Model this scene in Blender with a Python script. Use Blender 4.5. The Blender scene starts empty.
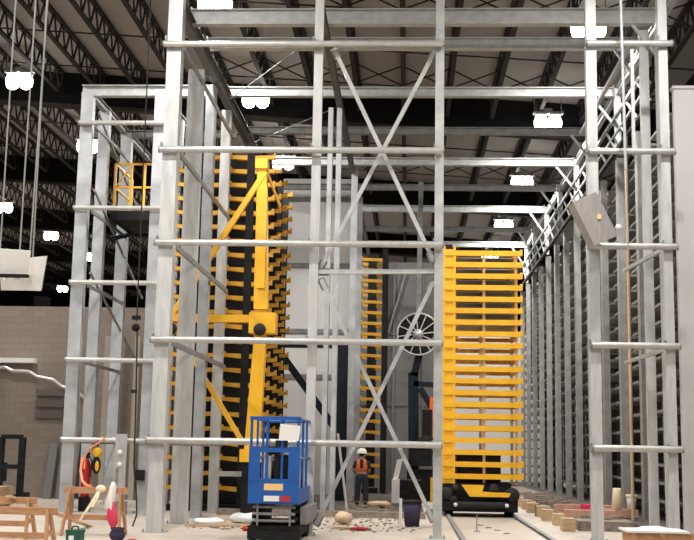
import bpy, math, random
from mathutils import Vector, Matrix
random.seed(7)
C = bpy.context.scene.collection
PI = math.pi

# ------------------------------------------------------------------ camera
cam_d = bpy.data.cameras.new('camera'); cam = bpy.data.objects.new('camera', cam_d); C.objects.link(cam)
cam_d.sensor_width = 36.0; cam_d.lens = 1140.0 * 36.0 / 694.0; cam_d.clip_end = 300
_y = Vector((60, -180, -1140)).normalized()
_z = Vector((135, 7270, -1140)).normalized(); _z = (_z - _z.dot(_y) * _y).normalized()
_x = _y.cross(_z)
_R = Matrix((_x, _y, _z))                  # camera axes -> world axes
cam.matrix_world = Matrix.Translation((0, 0, 1.6)) @ _R.to_4x4()
bpy.context.scene.camera = cam

# ------------------------------------------------------------------ world, exposure
w = bpy.data.worlds.new('hall_light'); bpy.context.scene.world = w; w.use_nodes = True
w.node_tree.nodes['Background'].inputs[0].default_value = (1.0, 0.97, 0.94, 1)
w.node_tree.nodes['Background'].inputs[1].default_value = 0.13
vs = bpy.context.scene.view_settings
vs.view_transform = 'Standard'; vs.look = 'None'; vs.gamma = 1.0; vs.exposure = -0.42
LAMP_POWER = 330.0

# ------------------------------------------------------------------ materials
def mat(name, col, rough=.6, metal=0.0, noise=None, scale=8.0, bump=0.0, emit=None, es=1.0, stretch=None, spec=None):
    m = bpy.data.materials.new(name); m.use_nodes = True
    nt = m.node_tree; b = nt.nodes['Principled BSDF']
    b.inputs['Base Color'].default_value = (*col, 1); b.inputs['Roughness'].default_value = rough
    b.inputs['Metallic'].default_value = metal
    if spec is not None: b.inputs['Specular IOR Level'].default_value = spec
    if noise:
        tc = nt.nodes.new('ShaderNodeTexCoord'); n = nt.nodes.new('ShaderNodeTexNoise'); r = nt.nodes.new('ShaderNodeValToRGB')
        mp = nt.nodes.new('ShaderNodeMapping')
        if stretch: mp.inputs['Scale'].default_value = stretch
        nt.links.new(tc.outputs['Object'], mp.inputs['Vector']); nt.links.new(mp.outputs['Vector'], n.inputs['Vector'])
        n.inputs['Scale'].default_value = scale; n.inputs['Detail'].default_value = 5
        r.color_ramp.elements[0].position = .32; r.color_ramp.elements[1].position = .68
        r.color_ramp.elements[0].color = (*col, 1); r.color_ramp.elements[1].color = (*noise, 1)
        nt.links.new(n.outputs['Fac'], r.inputs['Fac']); nt.links.new(r.outputs['Color'], b.inputs['Base Color'])
        if bump:
            bm_ = nt.nodes.new('ShaderNodeBump'); bm_.inputs['Strength'].default_value = bump
            nt.links.new(n.outputs['Fac'], bm_.inputs['Height']); nt.links.new(bm_.outputs['Normal'], b.inputs['Normal'])
    if emit:
        b.inputs['Emission Color'].default_value = (*emit, 1); b.inputs['Emission Strength'].default_value = es
    return m
M = dict(
    galv=mat('galvanised_steel', (.40, .41, .41), .5, .25, (.52, .53, .52), 5),
    galv_post=mat('galvanised_posts', (.46, .47, .47), .55, .15, (.60, .60, .59), 3, stretch=(3, 3, .6)),
    galv_old=mat('galvanised_weathered', (.33, .35, .37), .55, .2, (.52, .54, .56), 2.2),
    galv_dull=mat('galvanised_dull', (.20, .205, .20), .6, .2, (.30, .305, .30), 4),
    steel_dark=mat('dark_grey_steel', (.085, .087, .085), .65, .1, (.13, .132, .13), 4),
    pipe=mat('galvanised_pipe', (.46, .46, .44), .38, .45, (.56, .56, .54), 6),
    rack=mat('rack_steel', (.30, .30, .29), .5, .3, (.40, .40, .385), 4),
    rack_dark=mat('rack_shelf_steel', (.24, .24, .235), .6, .1, (.32, .32, .31), 4),
    depth_shade=mat('rack_depth_shade', (.10, .10, .098), .7, .1, (.15, .15, .145), 4),  # dark tone standing in for shade behind the rack shelves
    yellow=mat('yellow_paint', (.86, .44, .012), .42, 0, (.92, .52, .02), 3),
    yellow_dull=mat('yellow_paint_darker', (.62, .32, .02), .55, 0, (.75, .40, .03), 4),  # darker yellow for rack arms and the rear and side bars
    blue=mat('blue_paint', (.008, .085, .34), .4, 0, (.012, .11, .42), 4),
    navy=mat('navy_paint', (.008, .012, .022), .6, 0, (.013, .018, .032), 4, spec=.25),
    black=mat('black_steel', (.009, .009, .010), .7, .0, (.018, .018, .018), 6, spec=.2),
    rubber=mat('black_rubber', (.015, .015, .015), .8),
    joist=mat('brown_joist_paint', (.026, .021, .018), .8, 0, (.036, .029, .025), 5, spec=.2),
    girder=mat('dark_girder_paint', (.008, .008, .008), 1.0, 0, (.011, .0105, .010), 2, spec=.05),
    white_metal=mat('white_metal', (.72, .72, .70), .4, .1),
    lamp_house=mat('lamp_housing', (.35, .35, .35), .5, .4),
    glow=mat('lamp_lens', (1, .97, .92), .3, 0, emit=(1.0, .96, .90), es=22),
    panel=mat('insulated_panel', (.60, .575, .58), .5, 0, (.64, .615, .62), .8),
    lining=mat('lining_sheet', (.74, .73, .715), .6, 0, (.78, .77, .755), .6),
    grey_panel=mat('grey_sheet', (.14, .14, .14), .6, .1, (.18, .18, .175), .8),
    wood=mat('sawn_timber', (.40, .20, .095), .75, 0, (.56, .32, .17), 6, .1, stretch=(1, 6, 6)),
    wood_pale=mat('pale_timber', (.55, .38, .22), .75, 0, (.68, .50, .32), 5, stretch=(1, 6, 6)),
    ply=mat('plywood', (.46, .31, .17), .75, 0, (.55, .38, .22), 3),
    orange=mat('hi_vis_orange', (.85, .17, .03), .7, 0, emit=None),
    peach=mat('pinkish_timber', (.50, .26, .18), .8, 0, (.62, .36, .26), 6),
    strap=mat('orange_webbing', (.90, .20, .07), .7, 0, (.95, .42, .22), 20),
    cream=mat('cream_cloth', (.85, .72, .48), .8, 0, (.9, .8, .62), 12),
    red=mat('red_paint', (.50, .02, .02), .45),
    crimson=mat('crimson_cloth', (.75, .05, .12), .8),
    white=mat('white_plastic', (.85, .84, .80), .5),
    paper=mat('paper', (.80, .80, .78), .8),
    green=mat('green_plastic', (.01, .09, .06), .5),
    purple=mat('dark_purple_cloth', (.035, .025, .06), .8),
    denim=mat('dark_work_trousers', (.022, .024, .035), .9, 0, (.035, .038, .05), 20),
    skin=mat('skin', (.45, .24, .16), .6),
    debris=mat('brown_debris', (.20, .16, .13), .9, 0, (.34, .28, .23), 9),
    plinth=mat('brown_plinth', (.050, .040, .034), .85, 0, (.10, .08, .066), 3),
    yellow_decal=mat('yellow_decal', (.85, .58, .22), .6),
    cardboard=mat('cardboard', (.62, .45, .30), .8),
    hood=mat('brushed_sheet_metal', (.46, .43, .42), .35, .55, (.58, .55, .53), 3, stretch=(8, 1, 1)),
    louver=mat('brown_grey_louver', (.13, .115, .10), .7),
    beige=mat('beige_paint', (.40, .35, .30), .7),
    wire=mat('thin_wire', (.35, .35, .33), .6, .3),
    glass=mat('reel_steel', (.55, .55, .53), .4, .3),
)
def concrete_floor():
    m = mat('concrete_floor', (.50, .44, .375), .55); nt = m.node_tree; b = nt.nodes['Principled BSDF']
    tc = nt.nodes.new('ShaderNodeTexCoord')
    n1 = nt.nodes.new('ShaderNodeTexNoise'); n1.inputs['Scale'].default_value = .35; n1.inputs['Detail'].default_value = 8
    n2 = nt.nodes.new('ShaderNodeTexNoise'); n2.inputs['Scale'].default_value = 4; n2.inputs['Detail'].default_value = 6
    mx = nt.nodes.new('ShaderNodeMix'); mx.data_type = 'FLOAT'; mx.inputs['Factor'].default_value = .4
    r = nt.nodes.new('ShaderNodeValToRGB')
    r.color_ramp.elements[0].position = .35; r.color_ramp.elements[1].position = .65
    r.color_ramp.elements[0].color = (.46, .40, .34, 1); r.color_ramp.elements[1].color = (.60, .53, .45, 1)
    nt.links.new(tc.outputs['Object'], n1.inputs['Vector']); nt.links.new(tc.outputs['Object'], n2.inputs['Vector'])
    nt.links.new(n1.outputs['Fac'], mx.inputs['A']); nt.links.new(n2.outputs['Fac'], mx.inputs['B'])
    nt.links.new(mx.outputs['Result'], r.inputs['Fac']); nt.links.new(r.outputs['Color'], b.inputs['Base Color'])
    return m
M['floor'] = concrete_floor()
def block_wall():
    m = mat('concrete_block', (.27, .23, .20), .85); nt = m.node_tree; b = nt.nodes['Principled BSDF']
    tc = nt.nodes.new('ShaderNodeTexCoord'); mp = nt.nodes.new('ShaderNodeMapping'); mp.inputs['Rotation'].default_value = (PI / 2, 0, 0)
    br = nt.nodes.new('ShaderNodeTexBrick'); br.inputs['Scale'].default_value = 1.0
    br.inputs['Brick Width'].default_value = .4; br.inputs['Row Height'].default_value = .2; br.inputs['Mortar Size'].default_value = .01
    br.inputs['Color1'].default_value = (.25, .205, .175, 1); br.inputs['Color2'].default_value = (.285, .24, .205, 1); br.inputs['Mortar'].default_value = (.225, .19, .165, 1)
    nt.links.new(tc.outputs['Object'], mp.inputs['Vector']); nt.links.new(mp.outputs['Vector'], br.inputs['Vector'])
    nt.links.new(br.outputs['Color'], b.inputs['Base Color'])
    return m
M['block'] = block_wall()
def roof_deck():
    m = mat('roof_deck', (.34, .315, .29), .8); nt = m.node_tree; b = nt.nodes['Principled BSDF']
    tc = nt.nodes.new('ShaderNodeTexCoord'); wv = nt.nodes.new('ShaderNodeTexWave'); wv.bands_direction = 'X'
    wv.inputs['Scale'].default_value = 1.6; bp = nt.nodes.new('ShaderNodeBump'); bp.inputs['Strength'].default_value = .35
    mp = nt.nodes.new('ShaderNodeMapping'); mp.inputs['Rotation'].default_value = (0, 0, PI / 2)
    nt.links.new(tc.outputs['Object'], mp.inputs['Vector']); nt.links.new(mp.outputs['Vector'], wv.inputs['Vector'])
    nt.links.new(wv.outputs['Fac'], bp.inputs['Height']); nt.links.new(bp.outputs['Normal'], b.inputs['Normal'])
    return m
M['deck'] = roof_deck()

# ------------------------------------------------------------------ mesh helpers
class MB:
    """collects solids, built as ONE mesh object"""
    def __init__(s): s.v = []; s.f = []; s.sm = []
    def add(s, vs, fs, smooth=False):
        n = len(s.v); s.v += [Vector(v) for v in vs]; s.f += [tuple(i + n for i in f) for f in fs]; s.sm += [smooth] * len(fs); return s
    def box(s, x0, x1, y0, y1, z0, z1):
        return s.add([(x, y, z) for z in (z0, z1) for (x, y) in ((x0, y0), (x1, y0), (x1, y1), (x0, y1))],
                     [(0, 3, 2, 1), (4, 5, 6, 7), (0, 1, 5, 4), (1, 2, 6, 5), (2, 3, 7, 6), (3, 0, 4, 7)])
    def cbox(s, c, sz): return s.box(c[0] - sz[0] / 2, c[0] + sz[0] / 2, c[1] - sz[1] / 2, c[1] + sz[1] / 2, c[2] - sz[2] / 2, c[2] + sz[2] / 2)
    def frame(s, p, q, up=(0, 0, 1)):
        p, q = Vector(p), Vector(q); d = (q - p).normalized(); up = Vector(up)
        if abs(d.dot(up)) > .98: up = Vector((0, 1, 0))
        a = d.cross(up).normalized(); return p, q, a, a.cross(d).normalized()
    def prism(s, p, q, prof, up=(0, 0, 1), smooth=False, tw=1.0):
        """sweep the closed profile [(a, b)...] from p to q; a is sideways, b is up"""
        p, q, a, b = s.frame(p, q, up); n = len(prof)
        vs = [p + a * u + b * v for u, v in prof] + [q + (a * u + b * v) * tw for u, v in prof]
        fs = [(i, (i + 1) % n, n + (i + 1) % n, n + i) for i in range(n)]
        s.add(vs, fs, smooth); s.add(vs, [tuple(range(n))[::-1], tuple(range(n, 2 * n))]); return s
    def bar(s, p, q, w_, h, up=(0, 0, 1)):
        return s.prism(p, q, [(-w_ / 2, -h / 2), (w_ / 2, -h / 2), (w_ / 2, h / 2), (-w_ / 2, h / 2)], up)
    def ibeam(s, p, q, w_, h, t=.02, up=(0, 0, 1)):
        W, H = w_ / 2, h / 2; k = t / 2
        return s.prism(p, q, [(-W, -H), (W, -H), (W, -H + t), (k, -H + t), (k, H - t), (W, H - t), (W, H), (-W, H), (-W, H - t), (-k, H - t), (-k, -H + t), (-W, -H + t)], up)
    def chan(s, p, q, w_, h, t=.02, up=(0, 0, 1)):
        W, H = w_ / 2, h / 2          # web at the front (b = -H), flanges going back
        return s.prism(p, q, [(-W, -H), (W, -H), (W, H), (W - t, H), (W - t, -H + t), (-W + t, -H + t), (-W + t, H), (-W, H)], up)
    def tube(s, p, q, r, n=10, r2=None):
        return s.prism(p, q, [(r * math.cos(2 * PI * i / n), r * math.sin(2 * PI * i / n)) for i in range(n)], (0, 0, 1), True, (r2 / r) if r2 else 1)
    def path(s, pts, r, n=8):
        for a, b in zip(pts, pts[1:]): s.tube(a, b, r, n)
        return s
    def ball(s, c, rx, ry=None, rz=None, n=12, m=8):
        ry = ry or rx; rz = rz or rx; vs = []; fs = []
        for j in range(m + 1):
            t = PI * j / m
            for i in range(n):
                a = 2 * PI * i / n; vs.append((c[0] + rx * math.sin(t) * math.cos(a), c[1] + ry * math.sin(t) * math.sin(a), c[2] + rz * math.cos(t)))
        for j in range(m):
            for i in range(n): fs.append((j * n + i, (j + 1) * n + i, (j + 1) * n + (i + 1) % n, j * n + (i + 1) % n))
        return s.add(vs, fs, True)
    def lathe(s, c, prof, n=16, axis='z', smooth=True):
        """prof = [(radius, height)...]"""
        vs = []; fs = []
        for r, h in prof:
            for i in range(n):
                a = 2 * PI * i / n; u, v = r * math.cos(a), r * math.sin(a)
                vs.append((c[0] + u, c[1] + v, c[2] + h) if axis == 'z' else ((c[0] + u, c[1] + h, c[2] + v) if axis == 'y' else (c[0] + h, c[1] + u, c[2] + v)))
        for j in range(len(prof) - 1):
            for i in range(n): fs.append((j * n + i, j * n + (i + 1) % n, (j + 1) * n + (i + 1) % n, (j + 1) * n + i))
        return s.add(vs, fs, smooth)
    def build(s, name, m, parent=None, origin=None):
        me = bpy.data.meshes.new(name)
        off = Vector(origin) if origin is not None else Vector((0, 0, 0))
        if parent is not None:
            q = parent
            while q is not None: off = off + q.location; q = q.parent
        me.from_pydata([v - off for v in s.v], [], s.f); me.update()
        me.polygons.foreach_set('use_smooth', s.sm)
        me.materials.append(M[m] if isinstance(m, str) else m)
        o = bpy.data.objects.new(name, me); C.objects.link(o)
        if parent is not None: o.parent = parent
        elif origin is not None: o.location = origin
        return o
def tag(o, label, cat, group=None, kind=None):
    o['label'] = label; o['category'] = cat
    if group: o['group'] = group
    if kind: o['kind'] = kind
    return o
def thing(name, label, cat, loc=(0, 0, 0), group=None):
    o = bpy.data.objects.new(name, None); C.objects.link(o); o.location = loc; o.empty_display_size = .2
    return tag(o, label, cat, group)
def struct(name, mb, m, label=None):
    o = mb.build(name, m); o['kind'] = 'structure'
    if label: o['label'] = label
    return o
KIDS = {}
def copy_tree(o, loc=None, label=None, group=None, parent=None):
    c = o.copy(); C.objects.link(c)
    if parent is not None: c.parent = parent
    if loc is not None: c.location = loc
    if label: c['label'] = label
    if group: c['group'] = group
    for ch in [k for k in ALL_CHILDREN(o)]: copy_tree(ch, parent=c)
    return c
def ALL_CHILDREN(o): return list(o.children)
ORD = ['first', 'second', 'third', 'fourth', 'fifth', 'sixth', 'seventh', 'eighth', 'ninth', 'tenth', 'eleventh', 'twelfth',
       'thirteenth', 'fourteenth', 'fifteenth', 'sixteenth', 'seventeenth', 'eighteenth', 'nineteenth', 'twentieth']

# ------------------------------------------------------------------ the building
def deck_z(x): return 12.78 - .063 * x
XL, XR, YB = -40.0, 9.6, 96.0
struct('floor', MB().box(XL, XR, -8, YB, -.3, 0), 'floor')
dk = MB(); zl, zr = deck_z(XL), deck_z(XR)
dk.add([(XL, -2, zl), (XR, -2, zr), (XR, YB, zr), (XL, YB, zl), (XL, -2, zl + .15), (XR, -2, zr + .15), (XR, YB, zr + .15), (XL, YB, zl + .15)],
       [(0, 3, 2, 1), (4, 5, 6, 7), (0, 1, 5, 4), (1, 2, 6, 5), (2, 3, 7, 6), (3, 0, 4, 7)])
struct('ceiling', dk, 'deck')
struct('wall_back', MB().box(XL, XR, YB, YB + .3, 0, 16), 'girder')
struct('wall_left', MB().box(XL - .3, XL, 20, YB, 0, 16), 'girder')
struct('wall_right', MB().box(XR, XR + .3, 20, YB, 0, 13), 'grey_panel')
# block wall at the left, seen under the far hall
struct('wall_block', MB().box(-20, -6.6, 34.0, 34.25, 0, 5.72), 'block', 'taupe concrete block wall low behind the left column tower')
# white insulated panel wall at the right
pw = MB(); pw.box(5.27, 9.4, 22.35, 22.5, 0, 8.86)
for i in range(4): pw.box(5.95 + i * 1.1, 5.98 + i * 1.1, 22.335, 22.35, 0, 8.86)
pw.box(5.24, 9.4, 22.32, 22.53, 8.86, 8.92)
struct('wall_panel', pw, 'panel', 'pale lilac grey insulated panel wall at the right edge')
# white lining wall in the middle
lw = MB(); lw.box(-4.55, -1.98, 40, 40.2, 0, 11.2)
struct('wall_lining', lw, 'lining', 'tall off white sheet wall behind the central columns')
for i, z in enumerate((4.0, 5.6, 7.95, 10.35)):
    t = MB(); t.box(-4.55, -1.98, 39.93, 40.0, z, z + .16); o = struct('trim_%d' % (i + 1), t, 'galv_dull')
gp = MB(); gp.box(-1.9, 1.6, 45.0, 45.2, 0, 9.0)
for x in (-.6, .55): gp.box(x, x + .08, 44.94, 45.0, 0, 9.0)
for z in (3.3, 6.1): gp.box(-1.9, 1.6, 44.95, 45.0, z, z + .07)
struct('wall_grey', gp, 'grey_panel', 'grey sheet wall deep behind the cable reel')
fw = MB(); fw.box(-6, 9.4, 62, 62.2, 0, 8.0)
struct('wall_far', fw, 'lining', 'far white wall seen between the yellow bars')
# machine floor: low concrete curb with dark plates behind
struct('trim_5', MB().box(-4.5, .45, 27.4, 27.75, 0, .14), 'debris', 'low dusty concrete curb in front of the dark machine floor')
struct('floor_machine', MB().box(-4.5, .45, 27.75, 44.9, 0, .02), 'plinth', 'dark dusty machine floor plates behind the curb')

# girders with draft boards, every 12 m
for i, y in enumerate((23.2, 35.0, 47.0, 59.0, 71.0, 83.0)):
    g = MB(); d0, d1 = (.12, 1.12)
    if i == 0: d0, d1 = .12, .5
    a = [(XL, deck_z(XL)), (XR, deck_z(XR))]
    vs = []
    for yy in (y - .06, y + .06):
        vs += [(XL, yy, deck_z(XL) - d1), (XR, yy, deck_z(XR) - d1), (XR, yy, deck_z(XR) - .02), (XL, yy, deck_z(XL) - .02)]
    g.add(vs, [(0, 1, 2, 3), (7, 6, 5, 4), (0, 4, 5, 1), (1, 5, 6, 2), (2, 6, 7, 3), (3, 7, 4, 0)])
    t = thing('roof_girder', ['dark roof girder over the front frame, nearest of the row',
                              'deep black roof girder, the widest band across the upper picture',
                              'black roof girder behind the widest black band',
                              'black roof girder far back, fourth from the camera',
                              'black roof girder far back, fifth from the camera',
                              'farthest black roof girder, near the back wall'][i], 'girder', (0, y, deck_z(0) - d1), 'black girders across the roof')
    g.build('web', 'girder', t)
    f = MB(); f.bar((XL, y, deck_z(XL) - d1), (XR, y, deck_z(XR) - d1), .3, .1); f.build('bottom_flange', 'joist', t)

# open web joists
J0, JS = -0.22, 1.375
def joist_protos(L):
    tc = MB().bar((0, 0, -.07), (0, L, -.07), .13, .08)
    bc = MB().bar((0, .5, -.78), (0, L - .5, -.78), .12, .07)
    wb = MB(); n = int(L / .75); st = L / n
    for k in range(n):
        y0, y1 = k * st, (k + 1) * st; ym = (y0 + y1) / 2
        wb.bar((0, y0 + .04, -.1), (0, ym, -.76), .045, .045); wb.bar((0, ym, -.76), (0, y1 - .04, -.1), .045, .045)
    return tc, bc, wb
bays = [(23.3, 11.6), (35.1, 11.8), (47.1, 11.8), (59.1, 11.8), (71.1, 11.8), (83.1, 11.8)]
bay_names = ['before the widest black girder', 'behind the widest black girder', 'in the bay after that', 'in the third farthest bay', 'in the second farthest bay', 'in the farthest bay']
tc, bc, wb = joist_protos(11.65)
proto = None
for bi, (y0, L) in enumerate(bays):
    ks = range(-14, 7) if bi < 2 else (range(-20, 5) if bi == 2 else range(-24, 1))
    for n_, k in enumerate(reversed(list(ks))):
        x = J0 + JS * k
        nm = (ORD + ['%s' % s for s in ('twenty first', 'twenty second', 'twenty third', 'twenty fourth', 'twenty fifth')])[n_]
        lab = 'brown open web roof joist, %s from the right %s' % (nm, bay_names[bi])
        if proto is None:
            proto = thing('roof_joist', lab, 'joist', (0, 0, 0), 'open web joists under the roof deck')
            tc.build('top_chord', 'joist', proto); bc.build('bottom_chord', 'joist', proto); wb.build('web', 'joist', proto)
            proto.location = (x, y0, deck_z(x)); PJ = proto
        else: copy_tree(PJ, (x, y0, deck_z(x)), lab)
# bridging lines across the joists
for i, y in enumerate((26.2, 29.1, 32.0, 38.5, 42.5)):
    b = MB()
    for k in range(-14, 6):
        xa, xb = J0 + JS * k, J0 + JS * (k + 1)
        b.bar((xa, y, deck_z(xa) - .74), (xb, y, deck_z(xb) - .74), .035, .035)
        if i % 2 == 0 and -4 <= k: 
            b.bar((xa, y + .03, deck_z(xa) - .12), (xb, y + .03, deck_z(xb) - .72), .035, .035)
            b.bar((xa, y - .03, deck_z(xa) - .72), (xb, y - .03, deck_z(xb) - .12), .035, .035)
    tag(b.build('joist_bridging', 'joist'), 'thin brown bridging bar across the roof joists, %s from the camera' % ORD[i], 'bridging', 'bridging bars between the joists')

# ------------------------------------------------------------------ high bay lamps
def lamp_proto():
    r = thing('high_bay_lamp', 'x', 'lamp', (0, 0, 0), 'twin high bay lamps under the roof')
    h = MB(); h.box(-.45, .45, -.12, .12, .15, .21); h.box(-.12, .12, -.12, .12, .20, .30)
    for sx in (-1, 1): h.box(sx * .21 - .17, sx * .21 + .17, -.17, .17, .10, .16)
    hs = h.build('housing', 'lamp_house', r)
    for sx in (-1, 1):
        l = MB(); l.lathe((sx * .205, 0, 0), [(.0, -.36), (.10, -.35), (.17, -.29), (.205, -.18), (.205, -.05), (.16, .06), (.12, .11)], 14); l.build('lens', 'glow', hs)
    for sx in (-1, 1): s = MB(); s.tube((sx * .4, 0, .2), (sx * .4, 0, 1.0), .012, 6); s.build('hanger', 'wire', r)
    return r
LP = lamp_proto(); used = [False]
lamp_data = bpy.data.lights.new('lamp_light', 'AREA'); lamp_data.shape = 'RECTANGLE'; lamp_data.size = .8; lamp_data.size_y = .4
lamp_data.energy = LAMP_POWER; lamp_data.color = (1.0, .965, .915)
def put_lamp(x, y, z, label, scale=1.0):
    if not used[0]: r = LP; r.location = (x, y, z); r['label'] = label; used[0] = True
    else: r = copy_tree(LP, (x, y, z), label)
    if y > 62: return r
    L = bpy.data.objects.new('lamp_light', lamp_data); C.objects.link(L); L.parent = r; L.location = (0, 0, -.42)
    r['has_light'] = 1
    return r
rows = [
    (4.13, 11.5, [2.4, 10.2, 17.9, 25.65, 33.4, 41.2, 49.3, 57.6, 72.3], 'row right of the middle columns'),
    (-4.63, 12.0, [2.4, 10.0, 17.6, 25.37, 32.76, 40.4], 'row above the left yellow rack'),
    (-11.86, 12.55, [2.4, 9.8, 17.4, 25.1, 32.71, 40.23], 'row over the left column tower'),
    (-19.65, 12.98, [53.28, 60.66, 67.6], 'row over the block wall'),
    (-26.4, 13.4, [77.0, 85.0], 'far left row'),
    (-12.6, 12.55, [55.0, 66.0, 78.0], 'low row seen through the left tower'),
]
for x, z, ys, where in rows:
    n_ = 0
    for y in ys:
        if y < 24: put_lamp(x, y, z, 'twin lamp overhead before the steel frame, ' + where); continue
        put_lamp(x, y, z, 'twin roof lamp, %s from the camera, %s' % (ORD[n_], where)); n_ += 1

# ------------------------------------------------------------------ front steel frame
YF = 21.58
LEV = [1.70, 3.61, 5.50, 7.36, 9.53]
LEVN = ['lowest', 'second lowest', 'middle', 'second highest', 'highest']
def column(x, y, w_, d, z1, label, m='galv_post', group='steel columns of the front frame', base=True, z0=0, name='steel_column', open_side=1):
    t = thing(name, label, 'column', (x, y, z0), group)
    s = MB(); s.chan((x, y, z0 + .015), (x, y, z1), w_, d, .018, (0, open_side, 0)); s.build('shaft', m, t)
    if base:
        s = MB(); s.box(x - w_ / 2 - .07, x + w_ / 2 + .07, y - d / 2 - .07, y + d / 2 + .07, z0, z0 + .02)
        bp = s.build('base_plate', 'galv', t)
        for sx in (-1, 1):
            b = MB(); b.tube((x + sx * (w_ / 2 + .04), y - d / 2 - .035, z0 + .02), (x + sx * (w_ / 2 + .04), y - d / 2 - .035, z0 + .07), .014, 6); b.build('anchor_bolt', 'galv_dull', bp)
    return t
def clips(t, x, y, w_, levs):
    for z in levs:
        c = MB(); c.box(x - w_ / 2 - .03, x - w_ / 2, y - .10, y + .02, z - .09, z + .09); c.build('girt_clip', 'galv_dull', t)
FC = [(-4.69, .285, .28, 'thick leftmost column of the front steel frame, left of the yellow rack', 'galv_post'),
      (-1.82, .17, .16, 'slim front column just right of the blue scissor lift', 'galv_post'),
      (.57, .165, .2, 'narrow front column along the left side of the yellow bar stack', 'galv'),
      (3.50, .20, .22, 'front column at the left of the right hand bay, beside the hanging metal hood', 'galv_post'),
      (4.88, .17, .22, 'rightmost front column against the pale panel wall', 'galv_post')]
for x, w_, d, lab, m in FC:
    t = column(x, YF, w_, d, 10.55, lab, m); clips(t, x, YF - d / 2, w_, LEV)
def girt(xa, xb, y, z, label, group, r=.062, m='pipe'):
    t = thing('girt_pipe', label, 'girt', ((xa + xb) / 2, y, z), group)
    s = MB(); s.tube((xa, y, z), (xb, y, z), r, 14); s.build('pipe', m, t)
    for x in (xa, xb):
        c = MB(); sg = -1 if x == xa else 1; c.tube((x, y, z), (x + sg * .03, y, z), r * 1.12, 14); c.build('end_cap', 'galv_dull', t)
for i, z in enumerate(LEV):
    girt(-4.86, .63, YF - .23, 1.6 + (z - 1.6) * .989, '%s horizontal pipe across the wide left bay of the front frame' % LEVN[i], 'pipes across the left front bay')
    girt(3.42, 5.02, YF - .20, 1.6 + (z - 1.6) * .991, '%s horizontal pipe across the narrow right bay of the front frame' % LEVN[i], 'pipes across the right front bay')
def brace(p, q, label, w_=.075, m='galv', group='diagonal braces of the front frame'):
    t = thing('diagonal_brace', label, 'brace', p, group)
    s = MB(); s.bar(p, q, w_, w_, (0, 1, 0)); s.build('bar', m, t)
    d = (Vector(q) - Vector(p)).normalized()
    for a in (Vector(p) + d * .09, Vector(q) - d * .09):
        g = MB(); g.bar(a - d * .12, a + d * .12, .15, .012, (0, 1, 0)); g.build('gusset_plate', 'galv_dull', t)
    return t
YX = YF + .02
brace((-1.52, YX, 9.42), (.48, YX, 5.17), 'brace of the upper cross falling to the right')
brace((.48, YX + .08, 9.42), (-1.72, YX + .08, 5.0), 'brace of the upper cross falling to the left')
brace((-1.68, YX, 4.80), (.50, YX, .32), 'brace of the lower cross falling to the right')
brace((.48, YX + .08, 4.80), (-1.68, YX + .08, .2), 'brace of the lower cross falling to the left')
brace((-1.74, YX, 4.95), (.49, YX, 4.98), 'level strut between the upper and lower cross', .085)

# rows of columns going back
def back_col(x, y, w_, d, z1, label, m='galv_post', group='steel columns standing back from the frame'):
    return column(x, y, w_, d, z1, label, m, group)
back_col(-4.72, 24.0, .34, .2, 9.8, 'wide flat column, first behind the thick left front column')
back_col(-4.78, 26.25, .22, .3, 10.15, 'column with dark groove, second behind the thick left front column', 'galv_old')
back_col(-4.72, 28.2, .24, .2, 10.15, 'column, third behind the thick left front column')
back_col(-2.04, 28.35, .12, .3, 10.25, 'left half of the slender twin column behind the slim front column', 'galv_old')
back_col(-1.82, 28.35, .12, .3, 10.25, 'right half of the slender twin column behind the slim front column', 'galv_old')
back_col(-1.75, 35.4, .20, .2, 10.4, 'grey column at the right end of the white lining wall', 'galv_old')
back_col(-1.80, 39.4, .30, .2, 10.4, 'grey column farther back beside the white lining wall', 'galv_old')
for i, z in enumerate(LEV[:4] + [9.53]):
    s = MB(); s.chan((-4.56, 21.75, z - .05), (-4.56, 28.2, z - .05), .05, .10, .012)
    tag(s.build('side_girt', 'galv_dull'), '%s side rail running back along the left row of columns' % LEVN[i], 'rail', 'side rails on the left column row')
# roof beams of the frame
frames = [(22.98, .34, 10.62), (24.85, .26, 10.72), (28.03, .24, 10.60), (31.6, .2, 10.6), (35.06, .24, 10.58), (38.9, .2, 10.65), (42.71, .24, 10.70), (46.92, .2, 10.74), (50.21, .24, 10.70)]
for i, (y, h, z) in enumerate(frames):
    m = 'galv' if i in (0, 1, 2, 4, 6, 8) else 'galv_dull'
    t = thing('cross_beam', 'grey steel cross beam over the machine hall, %s from the camera' % ORD[i], 'beam', (0, y, z), 'cross beams on top of the steel frame')
    s = MB(); s.ibeam((-4.66, y, z), (5.08, y, z), .2, h, .022); s.build('beam', m, t)
    for x in (-4.68, 5.10):
        e = MB(); e.box(x - .012, x + .012, y - .13, y + .13, z - h / 2 - .04, z + h / 2 + .04); e.build('end_plate', 'galv_dull', t)
for x, w_, lab, m, y1 in ((-4.66, .18, 'dark grey eaves beam running back along the left top of the frame', 'steel_dark', 50.3),
                          (-1.82, .14, 'dark ridge beam running back over the slender twin column', 'steel_dark', 50.3),
                          (5.22, .12, 'pale eaves beam running back over the right hand rack', 'galv', 50.3)):
    s = MB(); s.ibeam((x, 21.8, 10.36 if x < 0 else 10.62), (x, y1, 10.36 if x < 0 else 10.62), w_, .34 if x < -4 else .2, .02); tag(s.build('eaves_beam', m), lab, 'beam')
for p, q, lab in (((-4.6, 27.74, 10.3), (-2.6, 24.2, 10.3), 'thin roof bracing rod above the left lamp'),
                  ((-4.5, 31.8, 10.3), (-1.95, 28.4, 10.3), 'thin roof bracing rod behind the left lamp')):
    tag(MB().tube(p, q, .014, 6).build('bracing_rod', 'galv_dull'), lab, 'rod')

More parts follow.
